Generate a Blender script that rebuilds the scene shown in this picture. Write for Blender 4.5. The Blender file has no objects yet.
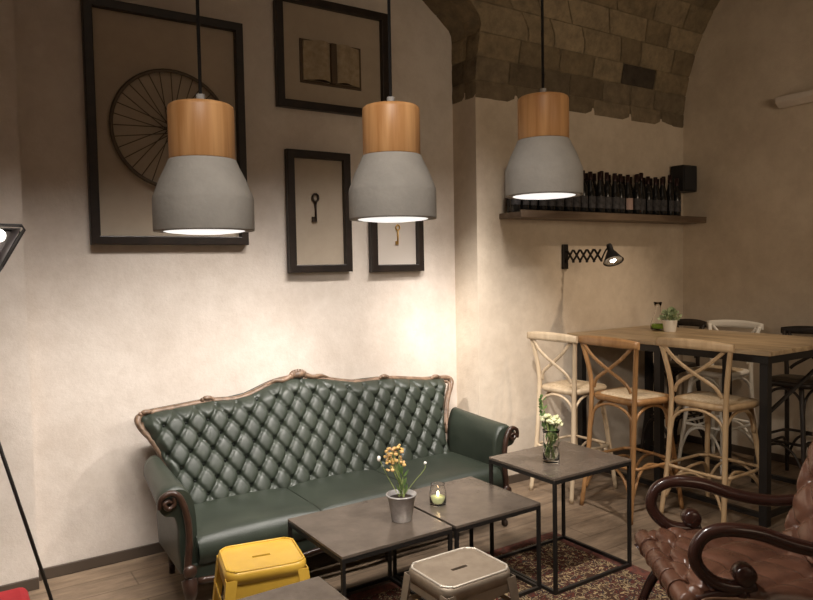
import bpy, math, random
from mathutils import Vector, Matrix
random.seed(7)
PI = math.pi
sc = bpy.context.scene
COL = sc.collection
D = 4.172            # back wall plane
ALC = 3.905          # stepped-forward wall on the right
RW = 5.64            # right wall plane
CEIL = 4.5

# ------------------------------------------------------------------ materials
def mat(name, base=(.5, .5, .5), rough=.5, metal=0.0, spec=.5, var=None, vscale=8, detail=6, bump=0, bscale=60,
        stretch=(1, 1, 1), coat=0, emis=None, estr=0, trans=0, ior=1.45, alpha=1, contrast=(.35, .65)):
    m = bpy.data.materials.new(name); m.use_nodes = True
    nt = m.node_tree; b = nt.nodes['Principled BSDF']
    b.inputs['Base Color'].default_value = (*base, 1)
    b.inputs['Roughness'].default_value = rough
    b.inputs['Metallic'].default_value = metal
    b.inputs['Specular IOR Level'].default_value = spec
    b.inputs['Coat Weight'].default_value = coat
    b.inputs['Transmission Weight'].default_value = trans
    b.inputs['IOR'].default_value = ior
    b.inputs['Alpha'].default_value = alpha
    if emis:
        b.inputs['Emission Color'].default_value = (*emis, 1); b.inputs['Emission Strength'].default_value = estr
    tc = nt.nodes.new('ShaderNodeTexCoord'); mp = nt.nodes.new('ShaderNodeMapping')
    mp.inputs['Scale'].default_value = stretch
    nt.links.new(tc.outputs['Object'], mp.inputs['Vector'])
    if var:
        n = nt.nodes.new('ShaderNodeTexNoise'); n.inputs['Scale'].default_value = vscale
        n.inputs['Detail'].default_value = detail; n.inputs['Roughness'].default_value = .65
        r = nt.nodes.new('ShaderNodeValToRGB')
        r.color_ramp.elements[0].position, r.color_ramp.elements[1].position = contrast
        r.color_ramp.elements[0].color = (*var, 1); r.color_ramp.elements[1].color = (*base, 1)
        nt.links.new(mp.outputs[0], n.inputs['Vector']); nt.links.new(n.outputs['Fac'], r.inputs[0])
        nt.links.new(r.outputs[0], b.inputs['Base Color'])
    if bump:
        n2 = nt.nodes.new('ShaderNodeTexNoise'); n2.inputs['Scale'].default_value = bscale
        n2.inputs['Detail'].default_value = 5
        bp = nt.nodes.new('ShaderNodeBump'); bp.inputs['Strength'].default_value = bump
        bp.inputs['Distance'].default_value = .02
        nt.links.new(mp.outputs[0], n2.inputs['Vector']); nt.links.new(n2.outputs['Fac'], bp.inputs['Height'])
        nt.links.new(bp.outputs[0], b.inputs['Normal'])
    return m

def wood_mat(name, a, b_, scale=30, stretch=(1, 1, .06), rough=.5, coat=0, dist=3.0):
    m = mat(name, a, rough, coat=coat)
    nt = m.node_tree; bs = nt.nodes['Principled BSDF']
    tc = nt.nodes.new('ShaderNodeTexCoord'); mp = nt.nodes.new('ShaderNodeMapping')
    mp.inputs['Scale'].default_value = stretch
    n = nt.nodes.new('ShaderNodeTexNoise'); n.inputs['Scale'].default_value = scale
    n.inputs['Detail'].default_value = 7; n.inputs['Distortion'].default_value = dist * .2
    r = nt.nodes.new('ShaderNodeValToRGB')
    r.color_ramp.elements[0].position = .34; r.color_ramp.elements[1].position = .66
    r.color_ramp.elements[0].color = (*b_, 1); r.color_ramp.elements[1].color = (*a, 1)
    nt.links.new(tc.outputs['Object'], mp.inputs[0]); nt.links.new(mp.outputs[0], n.inputs[0])
    nt.links.new(n.outputs['Fac'], r.inputs[0]); nt.links.new(r.outputs[0], bs.inputs['Base Color'])
    bp = nt.nodes.new('ShaderNodeBump'); bp.inputs['Strength'].default_value = .12; bp.inputs['Distance'].default_value = .01
    nt.links.new(n.outputs['Fac'], bp.inputs['Height']); nt.links.new(bp.outputs[0], bs.inputs['Normal'])
    return m

def plaster_mat(name, c1, c2):
    m = mat(name, c1, .88, spec=.2)
    nt = m.node_tree; bs = nt.nodes['Principled BSDF']
    tc = nt.nodes.new('ShaderNodeTexCoord')
    def noise(s, d, ro=.6):
        n = nt.nodes.new('ShaderNodeTexNoise'); n.inputs['Scale'].default_value = s
        n.inputs['Detail'].default_value = d; n.inputs['Roughness'].default_value = ro
        nt.links.new(tc.outputs['Object'], n.inputs['Vector']); return n
    n1 = noise(1.6, 8, .7); n2 = noise(9, 8, .7); n3 = noise(70, 4)
    mx = nt.nodes.new('ShaderNodeMath'); mx.operation = 'ADD'
    h = nt.nodes.new('ShaderNodeMath'); h.operation = 'MULTIPLY'; h.inputs[1].default_value = .5
    nt.links.new(n2.outputs['Fac'], h.inputs[0]); nt.links.new(n1.outputs['Fac'], mx.inputs[0]); nt.links.new(h.outputs[0], mx.inputs[1])
    r = nt.nodes.new('ShaderNodeValToRGB')
    r.color_ramp.elements[0].position = .55; r.color_ramp.elements[1].position = .92
    r.color_ramp.elements[0].color = (*c2, 1); r.color_ramp.elements[1].color = (*c1, 1)
    nt.links.new(mx.outputs[0], r.inputs[0]); nt.links.new(r.outputs[0], bs.inputs['Base Color'])
    bp = nt.nodes.new('ShaderNodeBump'); bp.inputs['Strength'].default_value = .25; bp.inputs['Distance'].default_value = .02
    bp2 = nt.nodes.new('ShaderNodeBump'); bp2.inputs['Strength'].default_value = .12; bp2.inputs['Distance'].default_value = .01
    nt.links.new(n2.outputs['Fac'], bp.inputs['Height']); nt.links.new(n3.outputs['Fac'], bp2.inputs['Height'])
    nt.links.new(bp.outputs[0], bp2.inputs['Normal']); nt.links.new(bp2.outputs[0], bs.inputs['Normal'])
    return m

def floor_mat():
    m = mat('worn_floor', (.3, .22, .15), .5, spec=.35)
    nt = m.node_tree; bs = nt.nodes['Principled BSDF']
    tc = nt.nodes.new('ShaderNodeTexCoord'); mp = nt.nodes.new('ShaderNodeMapping')
    mp.inputs['Rotation'].default_value = (0, 0, 0)
    br = nt.nodes.new('ShaderNodeTexBrick'); br.inputs['Scale'].default_value = 1
    br.inputs['Brick Width'].default_value = 1.6; br.inputs['Row Height'].default_value = .19
    br.inputs['Mortar Size'].default_value = .004; br.inputs['Bias'].default_value = 0
    br.inputs['Color1'].default_value = (.22, .165, .118, 1); br.inputs['Color2'].default_value = (.195, .145, .103, 1)
    br.inputs['Mortar'].default_value = (.13, .095, .068, 1)
    n = nt.nodes.new('ShaderNodeTexNoise'); n.inputs['Scale'].default_value = 5; n.inputs['Detail'].default_value = 9
    n.inputs['Roughness'].default_value = .7
    mp2 = nt.nodes.new('ShaderNodeMapping'); mp2.inputs['Scale'].default_value = (.5, 2.0, 1)
    r = nt.nodes.new('ShaderNodeValToRGB'); r.color_ramp.elements[0].position = .3; r.color_ramp.elements[1].position = .72
    r.color_ramp.elements[0].color = (.5, .47, .44, 1); r.color_ramp.elements[1].color = (1.6, 1.55, 1.45, 1)
    mix = nt.nodes.new('ShaderNodeMix'); mix.data_type = 'RGBA'; mix.blend_type = 'MULTIPLY'; mix.inputs['Factor'].default_value = 1
    nt.links.new(tc.outputs['Object'], mp.inputs[0]); nt.links.new(mp.outputs[0], br.inputs['Vector'])
    nt.links.new(tc.outputs['Object'], mp2.inputs[0]); nt.links.new(mp2.outputs[0], n.inputs['Vector'])
    nt.links.new(n.outputs['Fac'], r.inputs[0])
    nt.links.new(br.outputs['Color'], mix.inputs['A']); nt.links.new(r.outputs[0], mix.inputs['B'])
    nt.links.new(mix.outputs['Result'], bs.inputs['Base Color'])
    bp = nt.nodes.new('ShaderNodeBump'); bp.inputs['Strength'].default_value = .25; bp.inputs['Distance'].default_value = .01
    nt.links.new(n.outputs['Fac'], bp.inputs['Height']); nt.links.new(bp.outputs[0], bs.inputs['Normal'])
    return m

def rug_mat():
    m = mat('patterned_rug', (.3, .1, .05), .95, spec=.1)
    nt = m.node_tree; bs = nt.nodes['Principled BSDF']
    tc = nt.nodes.new('ShaderNodeTexCoord')
    v = nt.nodes.new('ShaderNodeTexVoronoi'); v.inputs['Scale'].default_value = 14; v.feature = 'F1'
    v2 = nt.nodes.new('ShaderNodeTexVoronoi'); v2.inputs['Scale'].default_value = 34; v2.feature = 'DISTANCE_TO_EDGE'
    n = nt.nodes.new('ShaderNodeTexNoise'); n.inputs['Scale'].default_value = 20; n.inputs['Detail'].default_value = 6
    mixv = nt.nodes.new('ShaderNodeMix'); mixv.data_type = 'VECTOR'; mixv.inputs['Factor'].default_value = .06
    nt.links.new(tc.outputs['Object'], n.inputs['Vector'])
    nt.links.new(tc.outputs['Object'], mixv.inputs['A']); nt.links.new(n.outputs['Color'], mixv.inputs['B'])
    for q in (v, v2): nt.links.new(mixv.outputs['Result'], q.inputs['Vector'])
    r = nt.nodes.new('ShaderNodeValToRGB'); cr = r.color_ramp; cr.interpolation = 'CONSTANT'
    cr.elements[0].position = 0; cr.elements[0].color = (.36, .26, .14, 1)
    cr.elements[1].position = .3; cr.elements[1].color = (.045, .03, .022, 1)
    for p, c in ((.42, (.11, .03, .02)), (.55, (.035, .03, .03)), (.68, (.33, .24, .13)), (.8, (.06, .03, .02))):
        e = cr.elements.new(p); e.color = (*c, 1)
    mth = nt.nodes.new('ShaderNodeMath'); mth.operation = 'ADD'
    sm = nt.nodes.new('ShaderNodeMath'); sm.operation = 'MULTIPLY'; sm.inputs[1].default_value = 1.2
    nt.links.new(v2.outputs['Distance'], sm.inputs[0])
    nt.links.new(v.outputs['Distance'], mth.inputs[0]); nt.links.new(sm.outputs[0], mth.inputs[1])
    nt.links.new(mth.outputs[0], r.inputs[0]); nt.links.new(r.outputs[0], bs.inputs['Base Color'])
    return m

def attr_mat(name, rough=.9, bump=.35):
    m = mat(name, (.3, .25, .2), rough, spec=.15)
    nt = m.node_tree; bs = nt.nodes['Principled BSDF']
    a = nt.nodes.new('ShaderNodeAttribute'); a.attribute_name = 'Col'
    tc = nt.nodes.new('ShaderNodeTexCoord')
    n = nt.nodes.new('ShaderNodeTexNoise'); n.inputs['Scale'].default_value = 11; n.inputs['Detail'].default_value = 9
    n.inputs['Roughness'].default_value = .7
    r = nt.nodes.new('ShaderNodeValToRGB'); r.color_ramp.elements[0].position = .3; r.color_ramp.elements[1].position = .7
    r.color_ramp.elements[0].color = (.6, .6, .6, 1); r.color_ramp.elements[1].color = (1.2, 1.18, 1.1, 1)
    mix = nt.nodes.new('ShaderNodeMix'); mix.data_type = 'RGBA'; mix.blend_type = 'MULTIPLY'; mix.inputs['Factor'].default_value = 1
    nt.links.new(tc.outputs['Object'], n.inputs['Vector']); nt.links.new(n.outputs['Fac'], r.inputs[0])
    nt.links.new(a.outputs['Color'], mix.inputs['A']); nt.links.new(r.outputs[0], mix.inputs['B'])
    nt.links.new(mix.outputs['Result'], bs.inputs['Base Color'])
    bp = nt.nodes.new('ShaderNodeBump'); bp.inputs['Strength'].default_value = bump; bp.inputs['Distance'].default_value = .03
    nt.links.new(n.outputs['Fac'], bp.inputs['Height']); nt.links.new(bp.outputs[0], bs.inputs['Normal'])
    return m

M = {}
M['plaster'] = plaster_mat('plaster', (.70, .63, .56), (.57, .495, .425))
M['plaster2'] = plaster_mat('plaster_tan', (.66, .57, .46), (.51, .425, .33))
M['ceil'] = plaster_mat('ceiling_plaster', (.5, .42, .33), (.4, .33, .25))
M['floor'] = floor_mat()
M['rug'] = rug_mat()
M['rugborder'] = mat('rug_border', (.17, .05, .032), .95, var=(.06, .028, .02), vscale=40)
M['base'] = mat('dark_baseboard', (.075, .055, .04), .5)
M['stone'] = attr_mat('vault_stone')
M['black'] = mat('black_wood', (.016, .012, .010), .38, var=(.03, .02, .015), vscale=12)
M['linen'] = mat('frame_linen', (.46, .385, .30), .9, var=(.41, .34, .26), vscale=5)
M['linen_pale'] = mat('frame_pale_panel', (.58, .52, .46), .9)
M['page'] = mat('old_pages', (.40, .32, .22), .9, var=(.30, .23, .14), vscale=25)
M['pageedge'] = mat('book_spine', (.09, .06, .035), .8)
M['rust'] = mat('rusty_iron', (.06, .04, .028), .6, metal=.4, var=(.03, .02, .015), vscale=40)
M['rim'] = mat('old_rim', (.11, .085, .06), .5, metal=.5)
M['leather'] = mat('green_leather', (.031, .038, .027), .40, spec=.5, var=(.022, .028, .020), vscale=7, bump=.12, bscale=160)
M['button'] = mat('green_button', (.012, .016, .012), .35)
M['carved'] = wood_mat('carved_walnut', (.22, .14, .09), (.09, .055, .033), 25, (1, 1, 1), .42)
M['darkwood'] = mat('dark_walnut', (.045, .022, .014), .3, var=(.025, .012, .008), vscale=20, coat=.3)
M['steel'] = mat('dark_steel', (.020, .017, .015), .45, metal=.3)
M['tabletop'] = mat('blackened_tabletop', (.17, .135, .108), .27, spec=.5, metal=.25, var=(.115, .09, .07), vscale=7, bump=.05, bscale=40)
M['yellow'] = mat('yellow_paint', (.70, .43, .06), .36, coat=.2, var=(.60, .35, .045), vscale=6)
M['galv'] = mat('galvanised_metal', (.38, .31, .235), .45, metal=.45, var=(.28, .22, .165), vscale=9)
M['galvrim'] = mat('worn_bright_rim', (.75, .68, .58), .35, metal=.5)
M['slot'] = mat('slot_dark', (.01, .008, .006), .9)
M['oak'] = wood_mat('pendant_oak', (.66, .36, .15), (.47, .22, .075), 36, (1, 1, .05), .45)
M['concrete'] = mat('pendant_concrete', (.37, .345, .305), .85, spec=.2, var=(.32, .30, .265), vscale=10, bump=.12, bscale=70)
M['chrome'] = mat('nickel', (.8, .78, .74), .25, metal=.6)
M['cord'] = mat('black_cord', (.012, .012, .012), .7)
M['diff'] = mat('lit_diffuser', (.9, .9, .88), .5, emis=(1, .98, .94), estr=.95)
M['white_in'] = mat('white_enamel', (.85, .84, .80), .4)
M['bulb'] = mat('lit_bulb', (1, .95, .85), .4, emis=(1, .93, .82), estr=6)
M['timber'] = wood_mat('bar_timber', (.50, .37, .22), (.28, .19, .105), 16, (1, .12, 1), .4, coat=.15)
M['benda'] = wood_mat('pale_beech', (.60, .48, .33), (.46, .35, .23), 14, (1, 1, .2), .42)
M['bendb'] = wood_mat('honey_beech', (.38, .20, .08), (.24, .12, .045), 14, (1, 1, .2), .38)
M['bendc'] = wood_mat('natural_beech', (.54, .38, .22), (.38, .25, .13), 14, (1, 1, .2), .4)
M['bendd'] = wood_mat('black_beech', (.035, .025, .02), (.018, .013, .01), 14, (1, 1, .2), .4)
M['bendw'] = mat('white_paint', (.82, .78, .70), .45)
M['cane'] = mat('woven_cane', (.62, .50, .34), .7, var=(.42, .31, .19), vscale=60)
M['canedark'] = mat('dark_cane', (.06, .045, .03), .7)
M['brownl'] = mat('brown_leather', (.15, .068, .042), .27, spec=.6, var=(.085, .036, .022), vscale=6, bump=.1, bscale=120, coat=.15)
M['piping'] = mat('tan_piping', (.26, .15, .09), .5)
M['mahog'] = mat('mahogany', (.030, .011, .008), .25, coat=.3, var=(.035, .012, .008), vscale=14)
M['glass'] = mat('clear_glass', (1, 1, 1), .03, trans=1, ior=1.28)
M['water'] = mat('water', (.9, .97, .9), .02, trans=1, ior=1.33)
M['bottle'] = mat('dark_bottle_glass', (.010, .010, .010), .12, spec=.6)
M['foil'] = mat('dark_foil', (.03, .012, .012), .35, metal=.4)
M['label'] = mat('faint_bottle_label', (.08, .075, .08), .7, var=(.02, .02, .022), vscale=30)
M['labelp'] = mat('pale_bottle_label', (.42, .30, .27), .7)
M['shelfw'] = wood_mat('shelf_wood', (.17, .12, .08), (.09, .06, .04), 12, (.2, 1, 1), .5)
M['speaker'] = mat('speaker_black', (.010, .010, .011), .5)
M['grille'] = mat('speaker_grille', (.02, .02, .022), .8)
M['green'] = mat('leaf_green', (.13, .20, .06), .55, var=(.07, .13, .035), vscale=30)
M['palegreen'] = mat('pale_leaf', (.42, .48, .30), .55, var=(.22, .30, .14), vscale=40)
M['stem'] = mat('stem_green', (.25, .30, .10), .6)
M['petaly'] = mat('yellow_petals', (.70, .48, .12), .6, var=(.62, .36, .20), vscale=60)
M['petalc'] = mat('cream_petals', (.78, .74, .50), .6, var=(.55, .60, .28), vscale=50)
M['petalw'] = mat('white_bud', (.85, .82, .75), .6)
M['soil'] = mat('soil', (.03, .018, .012), .95)
M['tin'] = mat('tin_bucket', (.62, .60, .57), .25, metal=.35, var=(.40, .37, .36), vscale=12)
M['potw'] = mat('white_pot', (.80, .77, .70), .45)
M['wax'] = mat('candle_wax', (.75, .80, .42), .5, emis=(.9, .85, .4), estr=.15)
M['flame'] = mat('candle_flame', (1, .8, .4), .5, emis=(1, .72, .35), estr=30)
M['red'] = mat('red_fabric', (.42, .025, .03), .75, var=(.34, .015, .02), vscale=10)
M['lampgrey'] = mat('lamp_reflector', (.33, .30, .30), .35, metal=.6)
M['brass'] = mat('brass', (.60, .36, .10), .35, metal=.8)

# ------------------------------------------------------------------ mesh builder
class MB:
    def __init__(s): s.v = []; s.f = []; s.sm = []; s.c = []; s.col = None
    def add(s, vs, fs, smooth=False):
        o = len(s.v); s.v += [tuple(p) for p in vs]
        for f in fs:
            s.f.append([i + o for i in f]); s.sm.append(smooth); s.c.append(s.col)
        return s
    def box(s, a, b, mtx=None):
        x0, y0, z0 = a; x1, y1, z1 = b
        vs = [Vector(p) for p in ((x0, y0, z0), (x1, y0, z0), (x1, y1, z0), (x0, y1, z0), (x0, y0, z1), (x1, y0, z1), (x1, y1, z1), (x0, y1, z1))]
        if mtx: vs = [mtx @ p for p in vs]
        return s.add(vs, [(0, 3, 2, 1), (4, 5, 6, 7), (0, 1, 5, 4), (1, 2, 6, 5), (2, 3, 7, 6), (3, 0, 4, 7)])
    def hexa(s, bot, top):
        return s.add(list(bot) + list(top), [(0, 3, 2, 1), (4, 5, 6, 7), (0, 1, 5, 4), (1, 2, 6, 5), (2, 3, 7, 6), (3, 0, 4, 7)])
    def lathe(s, prof, n=32, c=(0, 0, 0), mtx=None, smooth=True):
        vs = []; fs = []
        for r, z in prof:
            for i in range(n):
                a = 2 * PI * i / n; vs.append(Vector((c[0] + r * math.cos(a), c[1] + r * math.sin(a), c[2] + z)))
        if mtx: vs = [mtx @ p for p in vs]
        for k in range(len(prof) - 1):
            for i in range(n):
                j = (i + 1) % n; fs.append((k * n + i, k * n + j, (k + 1) * n + j, (k + 1) * n + i))
        if prof[0][0] > 1e-6: fs.append(tuple(reversed(range(n))))
        if prof[-1][0] > 1e-6: fs.append(tuple((len(prof) - 1) * n + i for i in range(n)))
        return s.add(vs, fs, smooth)
    def tube(s, pts, r=.01, n=10, closed=False, sub=6, flat=1.0, up=None):
        """smooth tube through the points; r a number or one per point; flat squashes along the up direction"""
        pts = [Vector(p) for p in pts]
        rs = r if isinstance(r, (list, tuple)) else [r] * len(pts)
        P, Rr = spline(pts, rs, closed, sub)
        vs = []; fs = []; N = len(P); ref = None
        for i in range(N):
            if closed: t = (P[(i + 1) % N] - P[i - 1])
            else: t = P[min(i + 1, N - 1)] - P[max(i - 1, 0)]
            t = t.normalized() if t.length > 1e-9 else Vector((0, 0, 1))
            if up is not None:
                nn = Vector(up); nn = (nn - t * nn.dot(t))
                if nn.length < 1e-4: nn = t.orthogonal()
                nn.normalize()
            elif ref is None: nn = t.orthogonal().normalized()
            else:
                nn = ref - t * ref.dot(t); nn.normalize()
            ref = nn; bb = t.cross(nn)
            for k in range(n):
                a = 2 * PI * k / n
                vs.append(P[i] + nn * (math.cos(a) * Rr[i] * flat) + bb * (math.sin(a) * Rr[i]))
        L = N if closed else N - 1
        for i in range(L):
            j = (i + 1) % N
            for k in range(n):
                k2 = (k + 1) % n; fs.append((i * n + k, i * n + k2, j * n + k2, j * n + k))
        if not closed:
            fs.append(tuple(reversed(range(n)))); fs.append(tuple((N - 1) * n + k for k in range(n)))
        return s.add(vs, fs, True)
    def rod(s, a, b, r=.01, n=8): return s.tube([a, b], r, n, sub=1)
    def bar(s, a, b, w=.015, h=None):
        a = Vector(a); b = Vector(b); h = h or w; t = (b - a).normalized()
        ref = Vector((0, 0, 1)) if abs(t.z) < .9 else Vector((0, 1, 0))
        x = t.cross(ref).normalized(); y = x.cross(t).normalized()
        q = [x * (w / 2) * i + y * (h / 2) * j for i, j in ((-1, -1), (1, -1), (1, 1), (-1, 1))]
        return s.hexa([a + k for k in q], [b + k for k in q])
    def prism(s, poly, axis, a, b, smooth=False):
        n = len(poly)
        def P(u, v, w):
            return {'y': (u, w, v), 'x': (w, u, v), 'z': (u, v, w)}[axis]
        vs = [P(u, v, a) for u, v in poly] + [P(u, v, b) for u, v in poly]
        fs = [tuple(reversed(range(n))), tuple(range(n, 2 * n))]
        s.add(vs, fs)
        return s.add(vs, [(i, (i + 1) % n, n + (i + 1) % n, n + i) for i in range(n)], smooth)
    def ball(s, c, r, n=12, sc_=(1, 1, 1), rot=None):
        vs = []; fs = []; m = n // 2
        for i in range(m + 1):
            th = PI * i / m
            for k in range(n):
                a = 2 * PI * k / n
                p = Vector((math.sin(th) * math.cos(a) * r * sc_[0], math.sin(th) * math.sin(a) * r * sc_[1], math.cos(th) * r * sc_[2]))
                if rot: p = rot @ p
                vs.append(Vector(c) + p)
        for i in range(m):
            for k in range(n):
                k2 = (k + 1) % n; fs.append((i * n + k, (i + 1) * n + k, (i + 1) * n + k2, i * n + k2))
        return s.add(vs, fs, True)
    def grid(s, fn, nu, nv, smooth=True, closed_u=False):
        vs = [fn(i / nu, j / nv) for j in range(nv + 1) for i in range(nu + 1)]
        w = nu + 1
        return s.add(vs, [(j * w + i, j * w + i + 1, (j + 1) * w + i + 1, (j + 1) * w + i) for j in range(nv) for i in range(nu)], smooth)
    def build(s, name, m, parent=None, bevel=0, subsurf=0, seg=2, loc=None):
        me = bpy.data.meshes.new(name); me.from_pydata(s.v, [], s.f); me.validate(); 
        if len(me.polygons) == len(s.sm): me.polygons.foreach_set('use_smooth', s.sm)
        if any(c is not None for c in s.c):
            ca = me.color_attributes.new('Col', 'FLOAT_COLOR', 'CORNER')
            for p in me.polygons:
                c = s.c[p.index] or (.3, .3, .3)
                for li in p.loop_indices: ca.data[li].color = (*c, 1)
        me.materials.append(m)
        import bmesh
        bm = bmesh.new(); bm.from_mesh(me); bmesh.ops.remove_doubles(bm, verts=bm.verts, dist=1e-5)
        bmesh.ops.recalc_face_normals(bm, faces=bm.faces); bm.to_mesh(me); bm.free()
        o = bpy.data.objects.new(name, me); COL.objects.link(o)
        if parent: o.parent = parent
        if loc: o.location = loc
        if bevel:
            b = o.modifiers.new('bevel', 'BEVEL'); b.width = bevel; b.segments = seg; b.limit_method = 'ANGLE'; b.angle_limit = math.radians(40)
        if subsurf:
            b = o.modifiers.new('sub', 'SUBSURF'); b.levels = subsurf; b.render_levels = subsurf
        return o

def spline(pts, rs, closed, sub):
    n = len(pts)
    if n == 2 or sub <= 1: return pts, list(rs)
    P = []; R = []
    segs = n if closed else n - 1
    for i in range(segs):
        if closed: a, b, c, d = (i - 1) % n, i, (i + 1) % n, (i + 2) % n
        else: a, b, c, d = max(i - 1, 0), i, i + 1, min(i + 2, n - 1)
        for k in range(sub):
            t = k / sub
            P.append(.5 * ((2 * pts[b]) + (pts[c] - pts[a]) * t + (2 * pts[a] - 5 * pts[b] + 4 * pts[c] - pts[d]) * t * t + (3 * pts[b] - pts[a] - 3 * pts[c] + pts[d]) * t ** 3))
            R.append(rs[b] + (rs[c] - rs[b]) * t)
    if not closed: P.append(pts[-1]); R.append(rs[-1])
    return P, R

def sp2(pts, sub=6, closed=False):
    P, _ = spline([Vector((a, b, 0)) for a, b in pts], [0] * len(pts), closed, sub)
    return [(p.x, p.y) for p in P]

def thing(name, label, cat, loc=(0, 0, 0), rz=0, group=None):
    o = bpy.data.objects.new(name, None); COL.objects.link(o); o.empty_display_size = .1
    o.location = loc; o.rotation_euler = (0, 0, rz); o['label'] = label; o['category'] = cat
    if group: o['group'] = group
    return o
def tag(o, label, cat, group=None):
    o['label'] = label; o['category'] = cat
    if group: o['group'] = group
    return o
def struct(o): o['kind'] = 'structure'; return o
def dup(root, loc, rz, label, group=None):
    r = root.copy(); COL.objects.link(r); r.location = loc; r.rotation_euler = (0, 0, rz); r['label'] = label
    if group: r['group'] = group
    for ch in list(root.children):
        c = ch.copy(); COL.objects.link(c); c.parent = r
        for g in list(ch.children):
            d = g.copy(); COL.objects.link(d); d.parent = c
    return r

# ------------------------------------------------------------------ camera
F = 697.9; PITCH, ROLL, YAW, H = 0.0481794, -0.0185234, 0.587242, 1.65
f = Vector((math.sin(YAW) * math.cos(PITCH), math.cos(YAW) * math.cos(PITCH), -math.sin(PITCH)))
r_ = Vector((math.cos(YAW), -math.sin(YAW), 0)); u_ = r_.cross(f)
c_, s_ = math.cos(ROLL), math.sin(ROLL)
rr = r_ * c_ + u_ * s_; uu = r_ * -s_ + u_ * c_
cam = bpy.data.cameras.new('camera'); cam.sensor_width = 36; cam.lens = 36 * F / 813; cam.clip_start = .05
co = bpy.data.objects.new('camera', cam); COL.objects.link(co)
mt = Matrix((rr, uu, -f)).transposed().to_4x4(); mt.translation = (0, 0, H); co.matrix_world = mt
sc.camera = co

# ------------------------------------------------------------------ room
X0, Y0 = -1.7, -1.7
T = .12
struct(MB().box((X0, Y0, -.12), (RW + T, D + T, 0)).build('floor', M['floor']))
struct(MB().box((X0, D, 0), (3.22, D + T, CEIL)).build('wall_back', M['plaster']))
struct(MB().box((3.22, ALC, 0), (RW + T, D + T, 2.90)).build('wall_alcove', M['plaster2']))
struct(MB().box((X0, 4.07, 0), (.36, D, CEIL)).build('wall_left', M['plaster']))
struct(MB().box((RW, Y0, 0), (RW + T, ALC, CEIL)).build('wall_right', M['plaster2']))
struct(MB().box((X0 - T, Y0, 0), (X0, D + T, CEIL)).build('wall_side', M['plaster']))
struct(MB().box((X0 - T, Y0 - T, 0), (RW + T, Y0, CEIL)).build('wall_front', M['plaster']))
struct(MB().box((X0 - T, Y0 - T, CEIL), (RW + T, D + T, CEIL + T)).build('ceiling', M['ceil']))
def baseboard(name, a, b): struct(MB().box(a, b).build(name, M['base'], bevel=.004))
baseboard('baseboard_back', (.36, D - .016, 0), (3.22, D, .062))
baseboard('baseboard_left', (X0, 4.054, 0), (.36, 4.07, .062))
baseboard('baseboard_alcove', (3.22, ALC - .016, 0), (RW, ALC, .062))
baseboard('baseboard_right', (RW - .016, Y0, 0), (RW, ALC - .016, .062))

# stone vault: courses of blocks on a curved profile, open face of the pilaster included
RV = 1.66; ZV = 2.85
def vy(z):
    q = max(-1, min(1, (z - ZV) / RV)); return ALC - RV * (1 - math.sqrt(max(0, 1 - q * q)))
def xl(z): return 3.22 if z < 3.36 else 3.22 - 1.26 * (z - 3.36) - .25 * (z - 3.36) ** 2
vault = MB(); rnd = random.Random(5)
vault.col = (.25, .20, .135)
zs = [2.84, 2.97, 3.13, 3.29, 3.47, 3.63, 3.80, 3.98, 4.16, 4.33, 4.5]
def vpt(sv, z, off):   # sv: distance along a course, starting at the back wall, turning at the corner
    side = max(.001, D + .02 - vy(z))
    cx = xl(z)
    if sv < 0: return Vector((cx - off, vy(z) + min(-sv, 1) * side, z))
    th = math.asin(max(-1, min(1, (z - ZV) / RV)))
    return Vector((cx + sv * (RW + .06 - cx), vy(z) - off * math.cos(th), z - off * math.sin(th)))
# mortar bed
for k in range(len(zs) - 1):
    z0, z1 = zs[k], zs[k + 1]
    for q in range(3):
        a0 = z0 + (z1 - z0) * q / 3; a1 = z0 + (z1 - z0) * (q + 1) / 3
        S = [-1, 0, .25, .5, .75, 1]
        for i in range(len(S) - 1):
            vault.add([vpt(S[i], a0, -.008), vpt(S[i + 1], a0, -.008), vpt(S[i + 1], a1, -.008), vpt(S[i], a1, -.008)], [(0, 1, 2, 3)], False)
base_cols = [(.30, .24, .16), (.26, .205, .135), (.33, .265, .18), (.24, .19, .125), (.285, .23, .155)]
for k in range(len(zs) - 1):
    z0, z1 = zs[k] + .003, zs[k + 1] - .003
    splits = [-1, -.5 if k % 2 else -.42, 0]
    x = 0
    while x < .97:
        x = min(1, x + rnd.uniform(.10, .19)); 
        if x > .93: x = 1
        splits.append(x)
    for i in range(len(splits) - 1):
        s0, s1 = splits[i], splits[i + 1]
        c = rnd.choice(base_cols); w = rnd.uniform(.8, 1.12); c = tuple(v * w for v in c)
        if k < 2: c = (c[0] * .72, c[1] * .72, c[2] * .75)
        if k == 2 and s0 <= .66 < s1: c = (.075, .062, .05)
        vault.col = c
        off = rnd.uniform(.001, .008)
        e = .006 if s0 >= 0 else .015
        sa = s0 + (e * .4 if s0 != 0 else 0); sb = s1 - (e * .4 if s1 != 0 else 0)
        n = 5; m = 4; W = n + 1
        pts = []; fs = []
        for j in range(m + 1):
            for ii in range(n + 1):
                edge = (ii in (0, n)) or (j in (0, m))
                if (ii == 0 and sa in (0,)) or (ii == n and sb == 0): edge = j in (0, m)
                ss = sa + (sb - sa) * ii / n; zz = z0 + (z1 - z0) * j / m
                jit = rnd.uniform(-.002, .002)
                pts.append(vpt(ss, zz, -.001 if edge else off + jit))
        for j in range(m):
            for ii in range(n): fs.append((j * W + ii, j * W + ii + 1, (j + 1) * W + ii + 1, (j + 1) * W + ii))
        vault.add(pts, fs, True)
vo = vault.build('ceiling_vault', M['stone']); struct(vo)

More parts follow.
